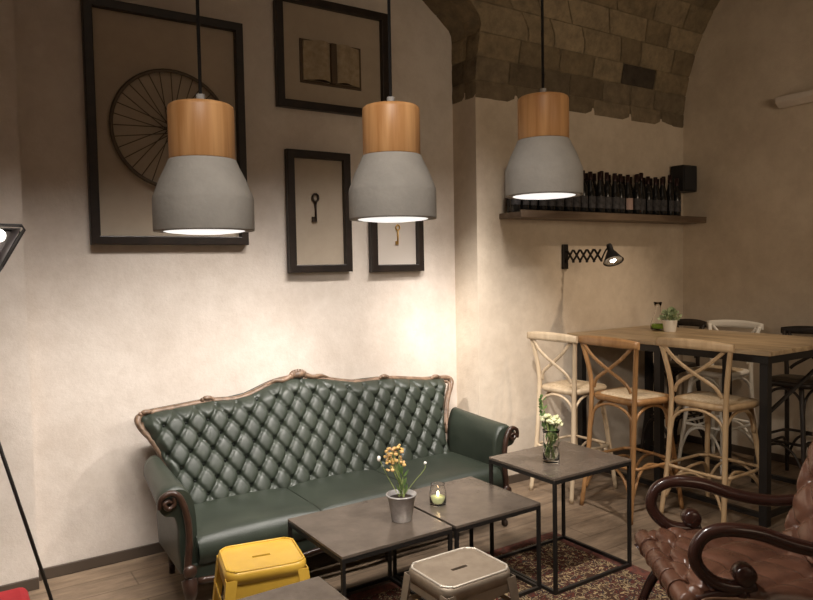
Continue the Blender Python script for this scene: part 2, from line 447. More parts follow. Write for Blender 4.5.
# ledge on the right wall
led = MB(); led.prism([(RW - .10, 2.93), (RW, 2.93), (RW, 2.85), (RW - .05, 2.85), (RW - .10, 2.885)], 'y', 0, 1)
led.v = [(p[0], 1.6 + p[1] * 1.42, p[2]) for p in led.v]
tag(led.build('wall_ledge', M['plaster'], bevel=.006), 'pale plaster ledge jutting from upper right wall', 'ledge')

# rug
rg = thing('patterned_rug', 'dark red and gold patterned rug under the low tables', 'rug', (2.2, 2.1, 0))
MB().box((-.78, -.78, .002), (.78, .85, .011)).build('field', M['rug'], rg)
rb = MB()
for a, b in (((-.86, -.86, .001), (.86, -.78, .009)), ((-.86, .85, .001), (.86, .92, .009)), ((-.86, -.78, .001), (-.78, .85, .009)), ((.78, -.78, .001), (.86, .85, .009))): rb.box(a, b)
rb.build('border', M['rugborder'], rg)['label'] = 'dark red border of the rug'

# ------------------------------------------------------------------ picture frames
def frame_thing(x0, x1, z0, z1, label, w=.050, dp=.052, name='picture_frame', panel='linen'):
    t = thing(name, label, 'picture frame', ((x0 + x1) / 2, D, z0))
    hw = (x1 - x0) / 2; h = z1 - z0
    fr = MB()
    def mit(a, b, c, d): fr.hexa([(*a, -dp), (*b, -dp), (*c, -dp), (*d, -dp)], [(*a, -.001), (*b, -.001), (*c, -.001), (*d, -.001)])
    o = [(-hw, 0), (hw, 0), (hw, h), (-hw, h)]; i = [(-hw + w, w), (hw - w, w), (hw - w, h - w), (-hw + w, h - w)]
    for k in range(4): mit(o[k], o[(k + 1) % 4], i[(k + 1) % 4], i[k])
    fr.v = [(p[0], p[2], p[1]) for p in fr.v]
    fr.build('frame', M['black'], t, bevel=.006)
    MB().box((-hw + w - .005, -.016, w - .005), (hw - w + .005, -.002, h - w + .005)).build('backing_panel', M[panel], t)
    return t
f1 = frame_thing(.69, 1.588, 1.80, 3.14, 'largest black frame on the left wall, around an old bicycle wheel')
f2 = frame_thing(1.806, 2.632, 2.673, 3.387, 'black frame high on wall holding an open antique book')
f3 = frame_thing(1.857, 2.315, 1.622, 2.410, 'narrow upright black frame with an old iron key inside')
f4 = frame_thing(2.468, 2.905, 1.615, 2.33, 'small black frame with pale panel, partly behind the middle pendant', panel='linen_pale')
# bicycle wheel (mounted inside frame)
wh = thing('bicycle_wheel', 'old spoked bicycle wheel mounted inside the largest black frame', 'wheel', (1.148, D - .045, 2.462))
def ring(mb, R, r, y=0, n=48, flat=1):
    mb.tube([(R * math.cos(2 * PI * k / n), y, R * math.sin(2 * PI * k / n)) for k in range(n)], r, 8, closed=True, sub=1)
m_ = MB(); ring(m_, .335, .011); m_.build('rim', M['rim'], wh)
m_ = MB().lathe([(.0, -.03), (.022, -.03), (.022, -.02), (.012, -.015), (.012, .015), (.022, .02), (.022, .03), (0, .03)], 16, mtx=Matrix.Rotation(PI / 2, 4, 'X')); m_.build('hub', M['rust'], wh)
m_ = MB()
for k in range(32):
    a = 2 * PI * k / 32; b = a + (.9 if k % 2 else -.9)
    m_.rod((.02 * math.cos(b), .02 if k % 4 < 2 else -.02, .02 * math.sin(b)), (.333 * math.cos(a), 0, .333 * math.sin(a)), .0028, 5)
sp_ = m_.build('spokes', M['rim'], wh)
m_ = MB(); m_.lathe([(.008, -.052), (.008, .0)], 8, mtx=Matrix.Rotation(PI / 2, 4, 'X')); m_.v = [(p[0], abs(p[1]) * .75, p[2]) for p in m_.v]; m_.build('axle', M['rust'], wh)
# book
bk = thing('antique_book', 'open antique book with worn pages inside the upper black frame', 'book', (2.20, D - .02, 2.985))
def page(sg):
    m_ = MB()
    def fn(u, v):
        x = sg * (.012 + u * .195); y = -.012 - .035 * math.sin(PI * min(1, u * 1.3 + .1)) ** 1; return Vector((x, y, -.125 + v * .25 + .01 * math.sin(u * 3)))
    m_.grid(fn, 12, 4)
    m_.add([fn(0, 0), fn(1, 0), fn(1, 1), fn(0, 1), (sg * .012, 0, -.125), (sg * .207, 0, -.115), (sg * .207, 0, .125), (sg * .012, 0, .125)], [(0, 1, 5, 4), (1, 2, 6, 5), (2, 3, 7, 6), (3, 0, 4, 7)])
    return m_
page(-1).build('page_block', M['page'], bk); page(1).build('page_block', M['page'], bk)
MB().box((-.022, -.05, -.13), (.022, 0, .13)).build('spine', M['pageedge'], bk, bevel=.008)
MB().box((-.225, -.004, -.14), (.225, .003, .14)).build('cover', M['pageedge'], bk)
# key
ky = MB()
ky.tube([(.026 * math.cos(a), 0, .085 + .030 * math.sin(a)) for a in [2 * PI * k / 12 for k in range(12)]], .008, 8, closed=True, sub=3)
ky.rod((0, 0, .055), (0, 0, -.105), .008); ky.box((-.035, -.005, -.105), (0, .005, -.088)); ky.box((-.035, -.005, -.085), (-.01, .005, -.068)); ky.ball((0, 0, .05), .012)
k1 = ky.build('antique_key', M['rust'], loc=(2.06, D - .026, 2.04)); k1.scale = (.8, 1, .82); tag(k1, 'large old iron key fixed in the narrow upright frame', 'key')
ky2 = MB(); ky2.tube([(.016 * math.cos(a), 0, .05 + .018 * math.sin(a)) for a in [2 * PI * k / 10 for k in range(10)]], .005, 6, closed=True, sub=3)
ky2.rod((0, 0, .035), (0, 0, -.07), .005); ky2.box((-.02, -.003, -.07), (0, .003, -.045))
k2 = ky2.build('brass_key', M['brass'], loc=(2.70, D - .022, 1.875)); tag(k2, 'small brass key hanging in the pale frame below middle pendant', 'key')

# ------------------------------------------------------------------ sofa
SX, SY = 1.905, 3.60
sofa = thing('tufted_sofa', 'green tufted leather sofa with carved wood trim against the wall', 'sofa', (SX, SY, 0))
topL = [(-1.035, .870), (-.99, .884), (-.85, .893), (-.634, .907), (-.515, .900), (-.41, .912), (-.25, .962), (-.16, .978), (-.074, .985), (.02, .968), (.10, .956), (.325, .912), (.575, .911), (.75, .89), (.895, .872), (1.06, .868)]
def ztop(x):
    x = max(topL[0][0], min(topL[-1][0], x))
    for (a, za), (b, zb) in zip(topL, topL[1:]):
        if a <= x <= b:
            t = (x - a) / (b - a); return za + (zb - za) * t
    return .87
def hw(z):   # half width of back by height
    P = [(.30, .94), (.45, .925), (.56, .94), (.66, .97), (.75, 1.01), (.82, 1.04), (.90, 1.04), (1.1, 1.04)]
    for (a, va), (b, vb) in zip(P, P[1:]):
        if a <= z <= b:
            t = (z - a) / (b - a); t = t * t * (3 - 2 * t); return va + (vb - va) * t
    return 1.0
ZB = .34
def lean(z): return .14 + .235 * (z - ZB) / .55
AX, AZ = .0615, .0745
def pleat(p, q):
    # deep pit at each button, shallower pleats between neighbours
    sp, sq = abs(math.sin(PI * p)), abs(math.sin(PI * q))
    pit = 1 - math.exp(-((sp * sp + sq * sq) / .16))
    fold = (1 - math.exp(-(min(sp, sq) / .22) ** 1.3))
    return pit * (.52 + .36 * fold + .12 * sp * sq)
def tuft(x, z):
    a, b = x / AX, (z - .425) / AZ
    p, q = (a + b) / 2, (a - b) / 2
    return pleat(p, q)
def back_fn(u, v):
    s = -1 + 2 * u
    x = s * 1.0; zt = ztop(s * 1.04) - .012
    z = ZB + (zt - ZB) * v; w = hw(z) - .012; x = s * w
    e = min(1, (1 - abs(s)) / .05) * min(1, (1 - v) / .09)
    e = max(0, e) ** .5
    return Vector((x, lean(z) - .005 - (.014 + .050 * tuft(x, z)) * e, z))
m_ = MB(); m_.grid(back_fn, 230, 72)
bc = m_.build('back_upholstery', M['leather'], sofa)
# rear of back
m_ = MB()
def rear(u, v):
    s = -1 + 2 * u; zt = ztop(s * 1.04) - .005; z = .16 + (zt - .16) * v; return Vector((s * (hw(max(z, .31)) - .01), lean(max(z, ZB)) + .055 - (.02 if abs(s) > .99 else 0), z))
m_.grid(rear, 60, 14)
m_.build('back_shell', M['leather'], sofa)
# buttons
bb = MB().ball((0, 0, 0), .0115, 10, (1, .6, 1)); proto_b = None; nb = 0
for j in range(0, 7):
    z = .425 + j * AZ
    for i in range(-17, 18):
        if (i + j) % 2: continue
        x = i * AX
        if abs(x) > hw(z) - .06 or z > ztop(x) - .05: continue
        if nb >= 98: continue
        loc = (x, lean(z) - .026, z)
        if proto_b is None: proto_b = bb.build('button', M['button'], sofa, loc=loc)
        else:
            c = proto_b.copy(); COL.objects.link(c); c.parent = sofa; c.location = loc
        nb += 1
# carved outer frame
side = [(.925, .50), (.935, .58), (.965, .66), (1.005, .735), (1.045, .79), (1.062, .83)]
path = [(-x * .985, lean(z) + .005, z) for x, z in side] + [(x, lean(z) + .005, z - .016) for x, z in topL[0:]] + [(x * 1.022 + .008, lean(z) + .005, z) for x, z in reversed(side)]
m_ = MB(); m_.tube(path, .0175, 12, sub=5, flat=1.35, up=(0, 1, 0))
m_.tube([(p[0] * .975, p[1] - .022, p[2] - .022) for p in path[1:-1]], .010, 8, sub=4)
m_.build('carved_frame', M['carved'], sofa)
m_ = MB(); rc = random.Random(3); cx = -.074; cz = .992; cy = lean(.98) - .02
for k in range(9):   # shell crest
    a = PI * (k / 8); m_.ball((cx + .045 * math.cos(a), cy, cz - .012 + .020 * math.sin(a)), .021, 8, (.8, .9, 1.1))
m_.ball((cx, cy - .006, cz - .005), .03, 10, (1.5, .8, .8))
for sg in (-1, 1):
    m_.tube([(cx + sg * .05, cy, cz - .012), (cx + sg * .10, cy - .005, cz - .03), (cx + sg * .16, cy, cz - .028), (cx + sg * .22, cy, cz - .05)], [.017, .015, .012, .006], 8)
    m_.tube([(cx + sg * .03, cy, cz - .035), (cx + sg * .09, cy - .008, cz - .055), (cx + sg * .14, cy, cz - .06)], [.013, .011, .005], 8)
m_.build('crest_carving', M['carved'], sofa)
for sx, zz in ((-1.0, .878), (-.655, .912), (.545, .914), (.96, .872)):
    m_ = MB(); m_.ball((sx, lean(zz) - .012, zz), .021, 10, (1.5, .9, .7)); m_.ball((sx + .03, lean(zz) - .012, zz - .008), .014, 8); m_.ball((sx - .03, lean(zz) - .012, zz - .008), .014, 8)
    m_.build('carved_knot', M['carved'], sofa)
# seat cushions
for a, b in ((-.945, -.297), (-.293, .293), (.297, .945)):
    m_ = MB()
    def cf(u, v, a=a, b=b):
        x = a + (b - a) * u; y = -.335 + .53 * v
        eu = min(u, 1 - u) * 2; ev = min(v, 1 - v) * 2
        dome = .022 * (1 - (1 - eu) ** 4) * (1 - (1 - ev) ** 4)
        return Vector((x, y, .372 + dome + .012 * (1 - (1 - min(1, ev * 3)) ** 3)))
    m_.grid(cf, 18, 18)
    m_.grid(lambda u, v, a=a, b=b: Vector((a + (b - a) * u, -.335 - .022 * math.sin(PI * v), .25 + .122 * v)), 18, 6)
    for xx in (a, b): m_.grid(lambda u, v, xx=xx: Vector((xx, -.335 + .53 * u, .25 + .122 * v)), 4, 2)
    m_.build('seat_cushion', M['leather'], sofa)
m_ = MB().box((-.97, -.32, .17), (.97, .19, .252)); m_.build('seat_base', M['leather'], sofa, bevel=.01)
m_ = MB(); m_.tube([(-.95, -.335, .175), (-.6, -.35, .155), (-.3, -.35, .175), (0, -.355, .15), (.3, -.35, .175), (.6, -.35, .155), (.95, -.335, .175)], .022, 10, flat=.7)
m_.build('seat_rail', M['darkwood'], sofa)
# arms
prof = sp2([(.935, .20), (.935, .36), (.94, .49), (.955, .575), (.995, .625), (1.055, .632), (1.108, .600), (1.118, .55), (1.09, .51), (1.045, .495), (1.025, .43), (1.025, .34), (1.015, .20)], 5)
for sg in (-1, 1):
    m_ = MB(); N = len(prof); S = 12; vs = []
    for k in range(S + 1):
        t = k / S; y = -.30 + .50 * t; up = .035 * t ** 1.2; nar = 1 - .36 * t ** .8
        ed = .94 if k == 0 else 1
        for x, z in prof:
            zz = z + (up * max(0, (z - .3) / .3)); xx = .96 + (x - .96) * ed * (nar if x > .96 else 1)
            vs.append((sg * xx, y, .42 + (zz - .42) * ed))
    m_.add(vs, [(k * N + i, k * N + (i + 1) % N, (k + 1) * N + (i + 1) % N, (k + 1) * N + i) for k in range(S) for i in range(N)], True)
    m_.add(vs[:N], [tuple(range(N))]); m_.add(vs[-N:], [tuple(range(N))])
    m_.build('arm', M['leather'], sofa)
    m_ = MB()
    cxs, czs = 1.068, .568
    spi = [(sg * (cxs + .012 * math.cos(a)), -.318, czs + .012 * math.sin(a)) for a in (3.0, 1.4)]
    path = spi + [(sg * (cxs + .022), -.32, czs), (sg * (cxs + .004), -.32, czs - .024), (sg * (cxs - .024), -.32, czs - .008), (sg * (cxs - .022), -.32, czs + .028)]
    path2 = [(sg * (cxs + .044), -.315, czs - .02), (sg * (cxs + .036), -.32, czs + .028), (sg * (cxs - .01), -.322, czs + .048), (sg * 1.018, -.325, .585), (sg * .99, -.33, .49), (sg * .985, -.335, .38), (sg * .995, -.335, .27), (sg * .99, -.335, .19)]
    m_.tube(path, [.008, .010, .011, .011, .011, .010], 10); m_.tube(path2, [.009, .012, .014, .016, .017, .017, .018, .024], 10)
    m_.lathe([(0, -.012), (.03, -.012), (.034, 0), (.026, .012), (0, .016)], 16, mtx=Matrix.Translation((sg * .99, -.35, .235)) @ Matrix.Rotation(PI / 2, 4, 'X'))
    m_.build('arm_facing', M['darkwood'], sofa)
def leg(x, y, cast=True):
    m_ = MB(); m_.tube([(x, y, .19), (x, y - .022, .14), (x, y - .01, .09), (x, y + .004, .055)], [.036, .034, .022, .016], 10)
    if not cast: m_.tube([(x, y + .004, .058), (x, y + .004, .0)], .016, 10)
    l = m_.build('leg', M['darkwood'], sofa)
    if cast:
        c = MB().lathe([(0, -.012), (.019, -.012), (.024, -.006), (.024, .006), (.019, .012), (0, .012)], 16, mtx=Matrix.Translation((x, y + .004, .024)) @ Matrix.Rotation(PI / 2, 4, 'Y'))
        c.rod((x, y + .004, .05), (x, y + .004, .062), .008); c.build('castor', M['rust'], l)
for x in (-.99, 0.12, .99): leg(x, -.325)
for x in (-.92, .92): leg(x, .24, False)

# ------------------------------------------------------------------ low tables
def cube_table(name, label, x0, x1, y0, y1, h, group=None):
    t = thing(name, label, 'table', ((x0 + x1) / 2, (y0 + y1) / 2, 0), 0, group)
    a, b = (x1 - x0) / 2, (y1 - y0) / 2; w = .016
    MB().box((-a, -b, h - .014), (a, b, h)).build('tabletop', M['tabletop'], t, bevel=.002)
    for sx in (-1, 1):
        for sy in (-1, 1):
            MB().box((sx * (a - w / 2) - w / 2, sy * (b - w / 2) - w / 2, 0.012), (sx * (a - w / 2) + w / 2, sy * (b - w / 2) + w / 2, h - .0145)).build('leg', M['steel'], t)
    for z in (.012, h - .032):
        m_ = MB()
        for s in (-1, 1):
            m_.box((-a + w, s * (b - w / 2) - w / 2, z), (a - w, s * (b - w / 2) + w / 2, z + w)); m_.box((s * (a - w / 2) - w / 2, -b + w, z), (s * (a - w / 2) + w / 2, b - w, z + w))
        m_.build('rail', M['steel'], t)
    return t
cube_table('low_table', 'low dark metal table carrying the tin flower pot, before the sofa', 1.33, 1.903, 2.515, 3.06, .455)
cube_table('low_table', 'low dark metal table beside the tin-pot table, under the candle', 1.918, 2.452, 2.505, 3.06, .455)
cube_table('side_table', 'taller dark metal side table with the glass flower vase', 2.460, 3.035, 2.415, 2.91, .597)
cube_table('low_table', 'low dark metal table cut off by the bottom photo edge', .60, 1.173, 1.845, 2.413, .455)

# ------------------------------------------------------------------ metal stools
def rrect(hx, hy, r, n=5):
    P = []
    for cx, cy, a0 in ((hx - r, hy - r, 0), (-hx + r, hy - r, PI / 2), (-hx + r, -hy + r, PI), (hx - r, -hy + r, 1.5 * PI)):
        for k in range(n + 1):
            a = a0 + PI / 2 * k / n; P.append((cx + r * math.cos(a), cy + r * math.sin(a)))
    return P
def tolix(label, loc, rz, ms, mrim, h=.44, hx=.165, hy=.145):
    t = thing('metal_stool', label, 'stool', loc, rz)
    m_ = MB(); rings = []
    for (dx, z) in ((-.028, h - .005), (-.02, h - .004), (-.008, h), (0, h - .004), (.004, h - .014), (.004, h - .05), (.0, h - .051)):
        rings.append([(x, y, z) for x, y in rrect(hx + dx, hy + dx, .055 + dx * .5)])
    # pan with hand slot
    N = len(rings[0]); vs = [p for r in rings for p in r]
    m_.add(vs, [(k * N + i, k * N + (i + 1) % N, (k + 1) * N + (i + 1) % N, (k + 1) * N + i) for k in range(len(rings) - 1) for i in range(N)], True)
    # flat pan around the slot: connect first ring to slot outline
    slot = []
    for x, y, z in rings[0]:
        a = math.atan2(y, x); sl, sw = .038, .009
        slot.append((max(-sl, min(sl, x * .6)), max(-sw, min(sw, y)), z))
    m_.add(rings[0] + slot, [(i, (i + 1) % N, N + (i + 1) % N, N + i) for i in range(N)])
    low = [(x, y, z - .02) for x, y, z in slot]
    m_.add(slot + low, [(i, (i + 1) % N, N + (i + 1) % N, N + i) for i in range(N)])
    m_.build('seat', ms, t)
    m_ = MB(); m_.tube([(x, y, h + .0005) for x, y in rrect(hx - .007, hy - .007, .05, 4)], .0045, 8, closed=True, sub=2)
    m_.build('seat_rim', mrim, t)
    sp = .045
    for sx in (-1, 1):
        for sy in (-1, 1):
            m_ = MB(); q = []
            for z, k in ((h - .03, 0), (0.0, 1)):
                X = sx * (hx + .002 + sp * k); Y = sy * (hy + .002 + sp * k); w = .045 - .02 * k; th = .003
                q.append([(X - sx * w, Y, z), (X, Y, z), (X, Y - sy * w, z), (X - sx * th, Y - sy * w, z), (X - sx * th, Y - sy * th, z), (X - sx * w, Y - sy * th, z)])
            m_.add(q[0] + q[1], [(i, (i + 1) % 6, 6 + (i + 1) % 6, 6 + i) for i in range(6)] + [tuple(range(6)), tuple(range(6, 12))])
            m_.build('leg', ms, t)
    m_ = MB(); z = h - .15; e = sp * .36
    for s in (-1, 1):
        m_.bar((-hx - e, s * (hy + e - .004), z), (hx + e, s * (hy + e - .004), z), .004, .022); m_.bar((s * (hx + e - .004), -hy - e, z), (s * (hx + e - .004), hy + e, z), .004, .022)
    m_.build('brace', ms, t)
    # apron panels between legs
    m_ = MB()
    for s in (-1, 1):
        m_.hexa([(-hx, s * hy, h - .05), (hx, s * hy, h - .05), (hx, s * (hy - .003), h - .05), (-hx, s * (hy - .003), h - .05)], [(-hx, s * hy, h - .115), (hx, s * hy, h - .085), (hx, s * (hy - .003), h - .085), (-hx, s * (hy - .003), h - .085)])
        m_.hexa([(s * hx, -hy, h - .05), (s * hx, hy, h - .05), (s * (hx - .003), hy, h - .05), (s * (hx - .003), -hy, h - .05)], [(s * hx, -hy, h - .085), (s * hx, hy, h - .085), (s * (hx - .003), hy, h - .085), (s * (hx - .003), -hy, h - .085)])
    m_.build('apron', ms, t)
    return t
tolix('yellow metal stool with a slotted square seat in front of the sofa', (1.082, 2.775, 0), -.2, M['yellow'], M['yellow'])
tolix('bare grey-brown metal stool with slotted seat at the bottom centre', (1.67, 2.165, .011), 0, M['galv'], M['galvrim'], hx=.168, hy=.14)

# red stool at the edge
rs = thing('red_pouf', 'red padded stool top cut off at the bottom left corner', 'stool', (.03, 2.86, 0))
m_ = MB().box((-.2, -.2, .36), (.2, .2, .44)); m_.build('cushion', M['red'], rs, bevel=.03, seg=4)
for sx in (-1, 1):
    for sy in (-1, 1): MB().rod((sx * .17, sy * .17, 0), (sx * .16, sy * .16, .37), .013).build('leg', M['steel'], rs)

# tripod lamp at the left edge
tl = thing('tripod_floor_lamp', 'black tripod floor lamp with angular head at left photo edge', 'floor lamp', (.06, 3.30, 0))
def lpt(x, z): return (x - .06, z)
apex = (-.05, 0, 1.62)
for fx, fy in ((.335, .0), (-.36, .2), (-.30, -.32)):
    m_ = MB(); m_.rod(apex, (fx, fy, .0), .0075); m_.build('leg', M['steel'], tl)
m_ = MB().lathe([(.03, 0), (.03, .06)], 16, c=(-.05, 0, 1.60)); m_.build('hub', M['steel'], tl)
fq = [(.236, 1.842), (.150, 1.685), (-.16, 1.66), (-.20, 1.855)]
m_ = MB()
P = sp2(fq, 1)
m_.tube([(.228, 0, 1.848), (.236, 0, 1.832), (.150, 0, 1.68), (.138, 0, 1.672), (-.15, 0, 1.66), (-.16, 0, 1.668), (-.2, 0, 1.845), (-.19, 0, 1.853)], .007, 8, closed=True, sub=1)
m_.tube([(.228, .16, 1.838), (.236, .16, 1.822), (.150, .16, 1.69), (.138, .16, 1.682), (-.15, .16, 1.67), (-.16, .16, 1.678), (-.2, .16, 1.835), (-.19, .16, 1.843)], .007, 8, closed=True, sub=1)
m_.rod((.15, 0, 1.68), (.08, .0, 1.58), .007); m_.rod((.08, 0, 1.58), (-.05, 0, 1.64), .007)
m_.build('head_frame', M['steel'], tl)
m_ = MB()
a = [(.225, .005, 1.838), (.145, .005, 1.685), (-.155, .005, 1.67), (-.19, .005, 1.843)]; b = [(p[0] * .9, .16, p[2]) for p in a]
m_.add(a + b, [(0, 1, 5, 4), (1, 2, 6, 5), (2, 3, 7, 6), (3, 0, 4, 7), (4, 5, 6, 7)]); m_.build('reflector', M['lampgrey'], tl)
m_ = MB().ball((.140, -.03, 1.805), .027, 16); m_.build('bulb', M['bulb'], tl)

# ------------------------------------------------------------------ pendants
def pendant(px_, py_, z0, dia, label):
    t = thing('pendant_lamp', label, 'pendant lamp', (px_, py_, z0), 0, 'concrete and wood pendant lamps')
    s = dia / .30
    def Z(p): return [(r * s, z * s) for r, z in p]
    m_ = MB().lathe(Z([(.144, .0), (.1495, .0), (.1505, .004), (.1505, .094), (.149, .103), (.143, .118), (.128, .158), (.109, .196), (.1025, .212), (.100, .216), (.095, .216), (.09, .19), (.135, .09), (.144, .05), (.144, 0)]), 64)
    m_.build('concrete_shade', M['concrete'], t)
    m_ = MB().lathe(Z([(.0, .217), (.0965, .217), (.0985, .219), (.0985, .368), (.0965, .377), (.090, .382), (.0, .383)]), 64)
    m_.build('wooden_cap', M['oak'], t)
    m_ = MB().lathe(Z([(.0, .383), (.018, .383), (.018, .391), (.013, .393), (.013, .415), (.005, .417), (0, .417)]), 20); m_.build('cord_grip', M['chrome'], t)
    m_ = MB(); m_.rod((0, 0, .414 * s), (0, 0, CEIL - z0 - .02), .0055 * s, 8); m_.build('cord', M['cord'], t)
    m_ = MB().lathe([(0, -.045), (.05, -.045), (.055, -.035), (.055, 0)], 24, c=(0, 0, CEIL - z0)); m_.build('ceiling_rose', M['chrome'], t)
    m_ = MB().lathe(Z([(0, -.009), (.06, -.008), (.11, -.003), (.1435, .006), (.1435, .014), (0, .014)]), 48); m_.build('diffuser', M['diff'], t)
    return t
PEN = [(.676, 2.12, 1.768, .298, 'largest wood and concrete pendant lamp, left one before the wheel frame'),
       (1.304, 2.034, 1.813, .300, 'middle pendant lamp of wood and concrete above pale small frame'),
       (1.993, 2.002, 1.917, .302, 'right pendant lamp of wood and concrete in front of bottle shelf')]
for p in PEN: pendant(*p)

# ------------------------------------------------------------------ bottle shelf
sh = thing('bottle_shelf', 'long brown wooden wall shelf carrying a row of wine bottles', 'shelf', (3.43, ALC, 2.006))
MB().box((0, -.235, -.022), (RW - 3.43 - .005, 0, .018)).build('shelf_board', M['shelfw'], sh, bevel=.003)
MB().box((0, -.235, .018), (RW - 3.43 - .005, -.222, .03)).build('front_lip', M['shelfw'], sh)
def bottle(kind, lab=None):
    o = thing('wine_bottle', 'dark wine bottle standing in the row on the long wall shelf', 'bottle', (0, 0, 0), 0, 'wine bottles on the wall shelf'); o.scale = (1, 1, 1.09)
    if kind == 0: pr = [(0, 0), (.034, 0), (.037, .006), (.037, .185), (.033, .205), (.018, .235), (.014, .25), (.0135, .30), (.016, .302), (.016, .312), (.0, .313)]
    elif kind == 1: pr = [(0, 0), (.037, 0), (.04, .006), (.04, .15), (.034, .19), (.018, .24), (.0145, .26), (.0145, .30), (.017, .302), (.017, .31), (0, .311)]
    else: pr = [(0, 0), (.033, 0), (.035, .006), (.034, .18), (.022, .23), (.014, .27), (.0135, .325), (.0155, .327), (.0155, .335), (0, .336)]
    MB().lathe(pr, 18).build('glass_body', M['bottle'], o)
    h = pr[-1][1]; MB().lathe([(.0163, h - .058), (.0168, h - .055), (.0172, h + .001), (0, h + .002)], 14).build('neck_foil', M['foil'], o)
    m_ = MB()
    R = pr[2][0] + .0008
    m_.grid(lambda u, v: Vector((R * math.cos(-PI * (.12 + .76 * u)), R * math.sin(-PI * (.12 + .76 * u)), .05 + .085 * v)), 12, 1); m_.build('label', M[lab or 'label'], o)
    return o
protos = [bottle(0), bottle(1), bottle(2)]; used = [False] * 3
rb_ = random.Random(11)
zsf = 2.0245
pos = [(3.47 + i * .089, 3.775 + rb_.uniform(-.012, .012)) for i in range(22)] + [(3.515 + i * .089, 3.862) for i in range(21)]
for i, (x, y) in enumerate(pos):
    k = rb_.choice((0, 0, 1, 2)); rz = rb_.uniform(-.5, .3)
    lab = 'dark wine bottle standing in the row on the long wall shelf' if i < 22 else 'dark wine bottle in the rear line against the wall on shelf'
    if i == 14:
        b = bottle(1, 'labelp'); b.location = (x, y, zsf); b['label'] = 'wine bottle with the paler pinkish label among dark bottles on shelf'
        del b['group']; continue
    if not used[k]:
        used[k] = True; b = protos[k]; b.location = (x, y, zsf); b.rotation_euler.z = rz; b['label'] = lab
    else: b = dup(protos[k], (x, y, zsf), rz, lab)
    b['group'] = 'wine bottles in front row of wall shelf' if i < 22 else 'wine bottles in rear row of wall shelf'
# speaker
spk = thing('wall_speaker', 'small black box speaker in the wall corner above shelf end', 'speaker', (5.515, ALC, 2.378))
MB().box((-.09, -.15, -.115), (.11, -.02, .115)).build('cabinet', M['speaker'], spk, bevel=.008)
MB().box((-.078, -.156, -.10), (.098, -.149, .10)).build('grille', M['grille'], spk, bevel=.003)
MB().box((-.03, -.021, -.05), (.03, -.001, .05)).build('bracket', M['steel'], spk)

# scissor wall lamp
sl = thing('scissor_wall_lamp', 'black scissor-arm wall lamp under the bottle shelf', 'wall lamp', (4.10, ALC, 1.705))
MB().box((-.03, -.022, -.10), (.03, -.001, .095)).build('mount_plate', M['steel'], sl, bevel=.006)
m_ = MB(); n = 5; L = .345; st = L / n; hh = .045
for k in range(n):
    y0 = -.03 - k * st; y1 = y0 - st
    m_.bar((-.006, y0, -hh), (-.006, y1, hh), .005, .016); m_.bar((.006, y0, hh), (.006, y1, -hh), .005, .016)
    for z in (-hh, hh): m_.rod((-.010, y0, z), (.010, y0, z), .006)
    m_.rod((-.010, (y0 + y1) / 2, 0), (.010, (y0 + y1) / 2, 0), .006)
m_.build('scissor_arm', M['steel'], sl)
ye = -.03 - L
m_ = MB(); m_.tube([(0, ye, -.04), (0, ye - .02, .0), (0, ye - .05, .045), (.0, ye - .075, .05)], .006, 8); m_.build('elbow', M['steel'], sl)
hd = Matrix.Translation((0, ye - .08, .055)) @ Matrix.Rotation(math.radians(-28), 4, 'X') @ Matrix.Rotation(math.radians(12), 4, 'Y')
m_ = MB().lathe([(0, .03), (.018, .026), (.022, .01), (.024, -.03), (.035, -.045), (.072, -.115), (.075, -.118), (.068, -.115), (.032, -.05), (0, -.04)], 28, mtx=hd); m_.build('lamp_shade', M['speaker'], sl)
m_ = MB().lathe([(.066, -.112), (.031, -.052), (0, -.045)], 28, mtx=hd); m_.build('shade_lining', M['white_in'], sl)
m_ = MB().ball((0, 0, 0), .030, 14); m_.v = [tuple(hd @ (Vector(p) + Vector((0, 0, -.092)))) for p in m_.v]; m_.build('bulb', mat('bright_bulb', (1, 1, 1), .4, emis=(1, .93, .85), estr=25), sl)

# ------------------------------------------------------------------ bar table
bt = thing('bar_table', 'tall bar table with timber top and black steel legs by the wall', 'table', (4.1, 2.25, 0))
W_, L_ = 1.0, 1.63
m_ = MB()
for k in range(4):
    a = k * W_ / 4; m_.box((a + .001, 0, 1.070), (a + W_ / 4 - .001, L_, 1.10))
m_.build('tabletop', M['timber'], bt, bevel=.004)
m_ = MB()
m_.box((.03, .03, 1.02), (W_ - .03, .06, 1.069)); m_.box((.03, L_ - .06, 1.02), (W_ - .03, L_ - .03, 1.069)); m_.box((.03, .061, 1.02), (.06, L_ - .061, 1.069)); m_.box((W_ - .06, .061, 1.02), (W_ - .03, L_ - .061, 1.069))
m_.build('apron', M['steel'], bt)
for x in (.06, W_ - .11):
    for y in (.05, L_ / 2, L_ - .10): MB().box((x, y, 0), (x + .05, y + .05, 1.019)).build('leg', M['steel'], bt)
m_ = MB(); m_.bar((.085, .10, .06), (.085, L_ - .10, .06), .03); m_.bar((W_ - .085, .10, .06), (W_ - .085, L_ - .10, .06), .03); m_.bar((.11, .075, .06), (W_ - .11, .075, .06), .03)
m_.bar((.11, .075, .70), (W_ - .11, .075, 1.0), .018)
m_.build('stretcher', M['steel'], bt)

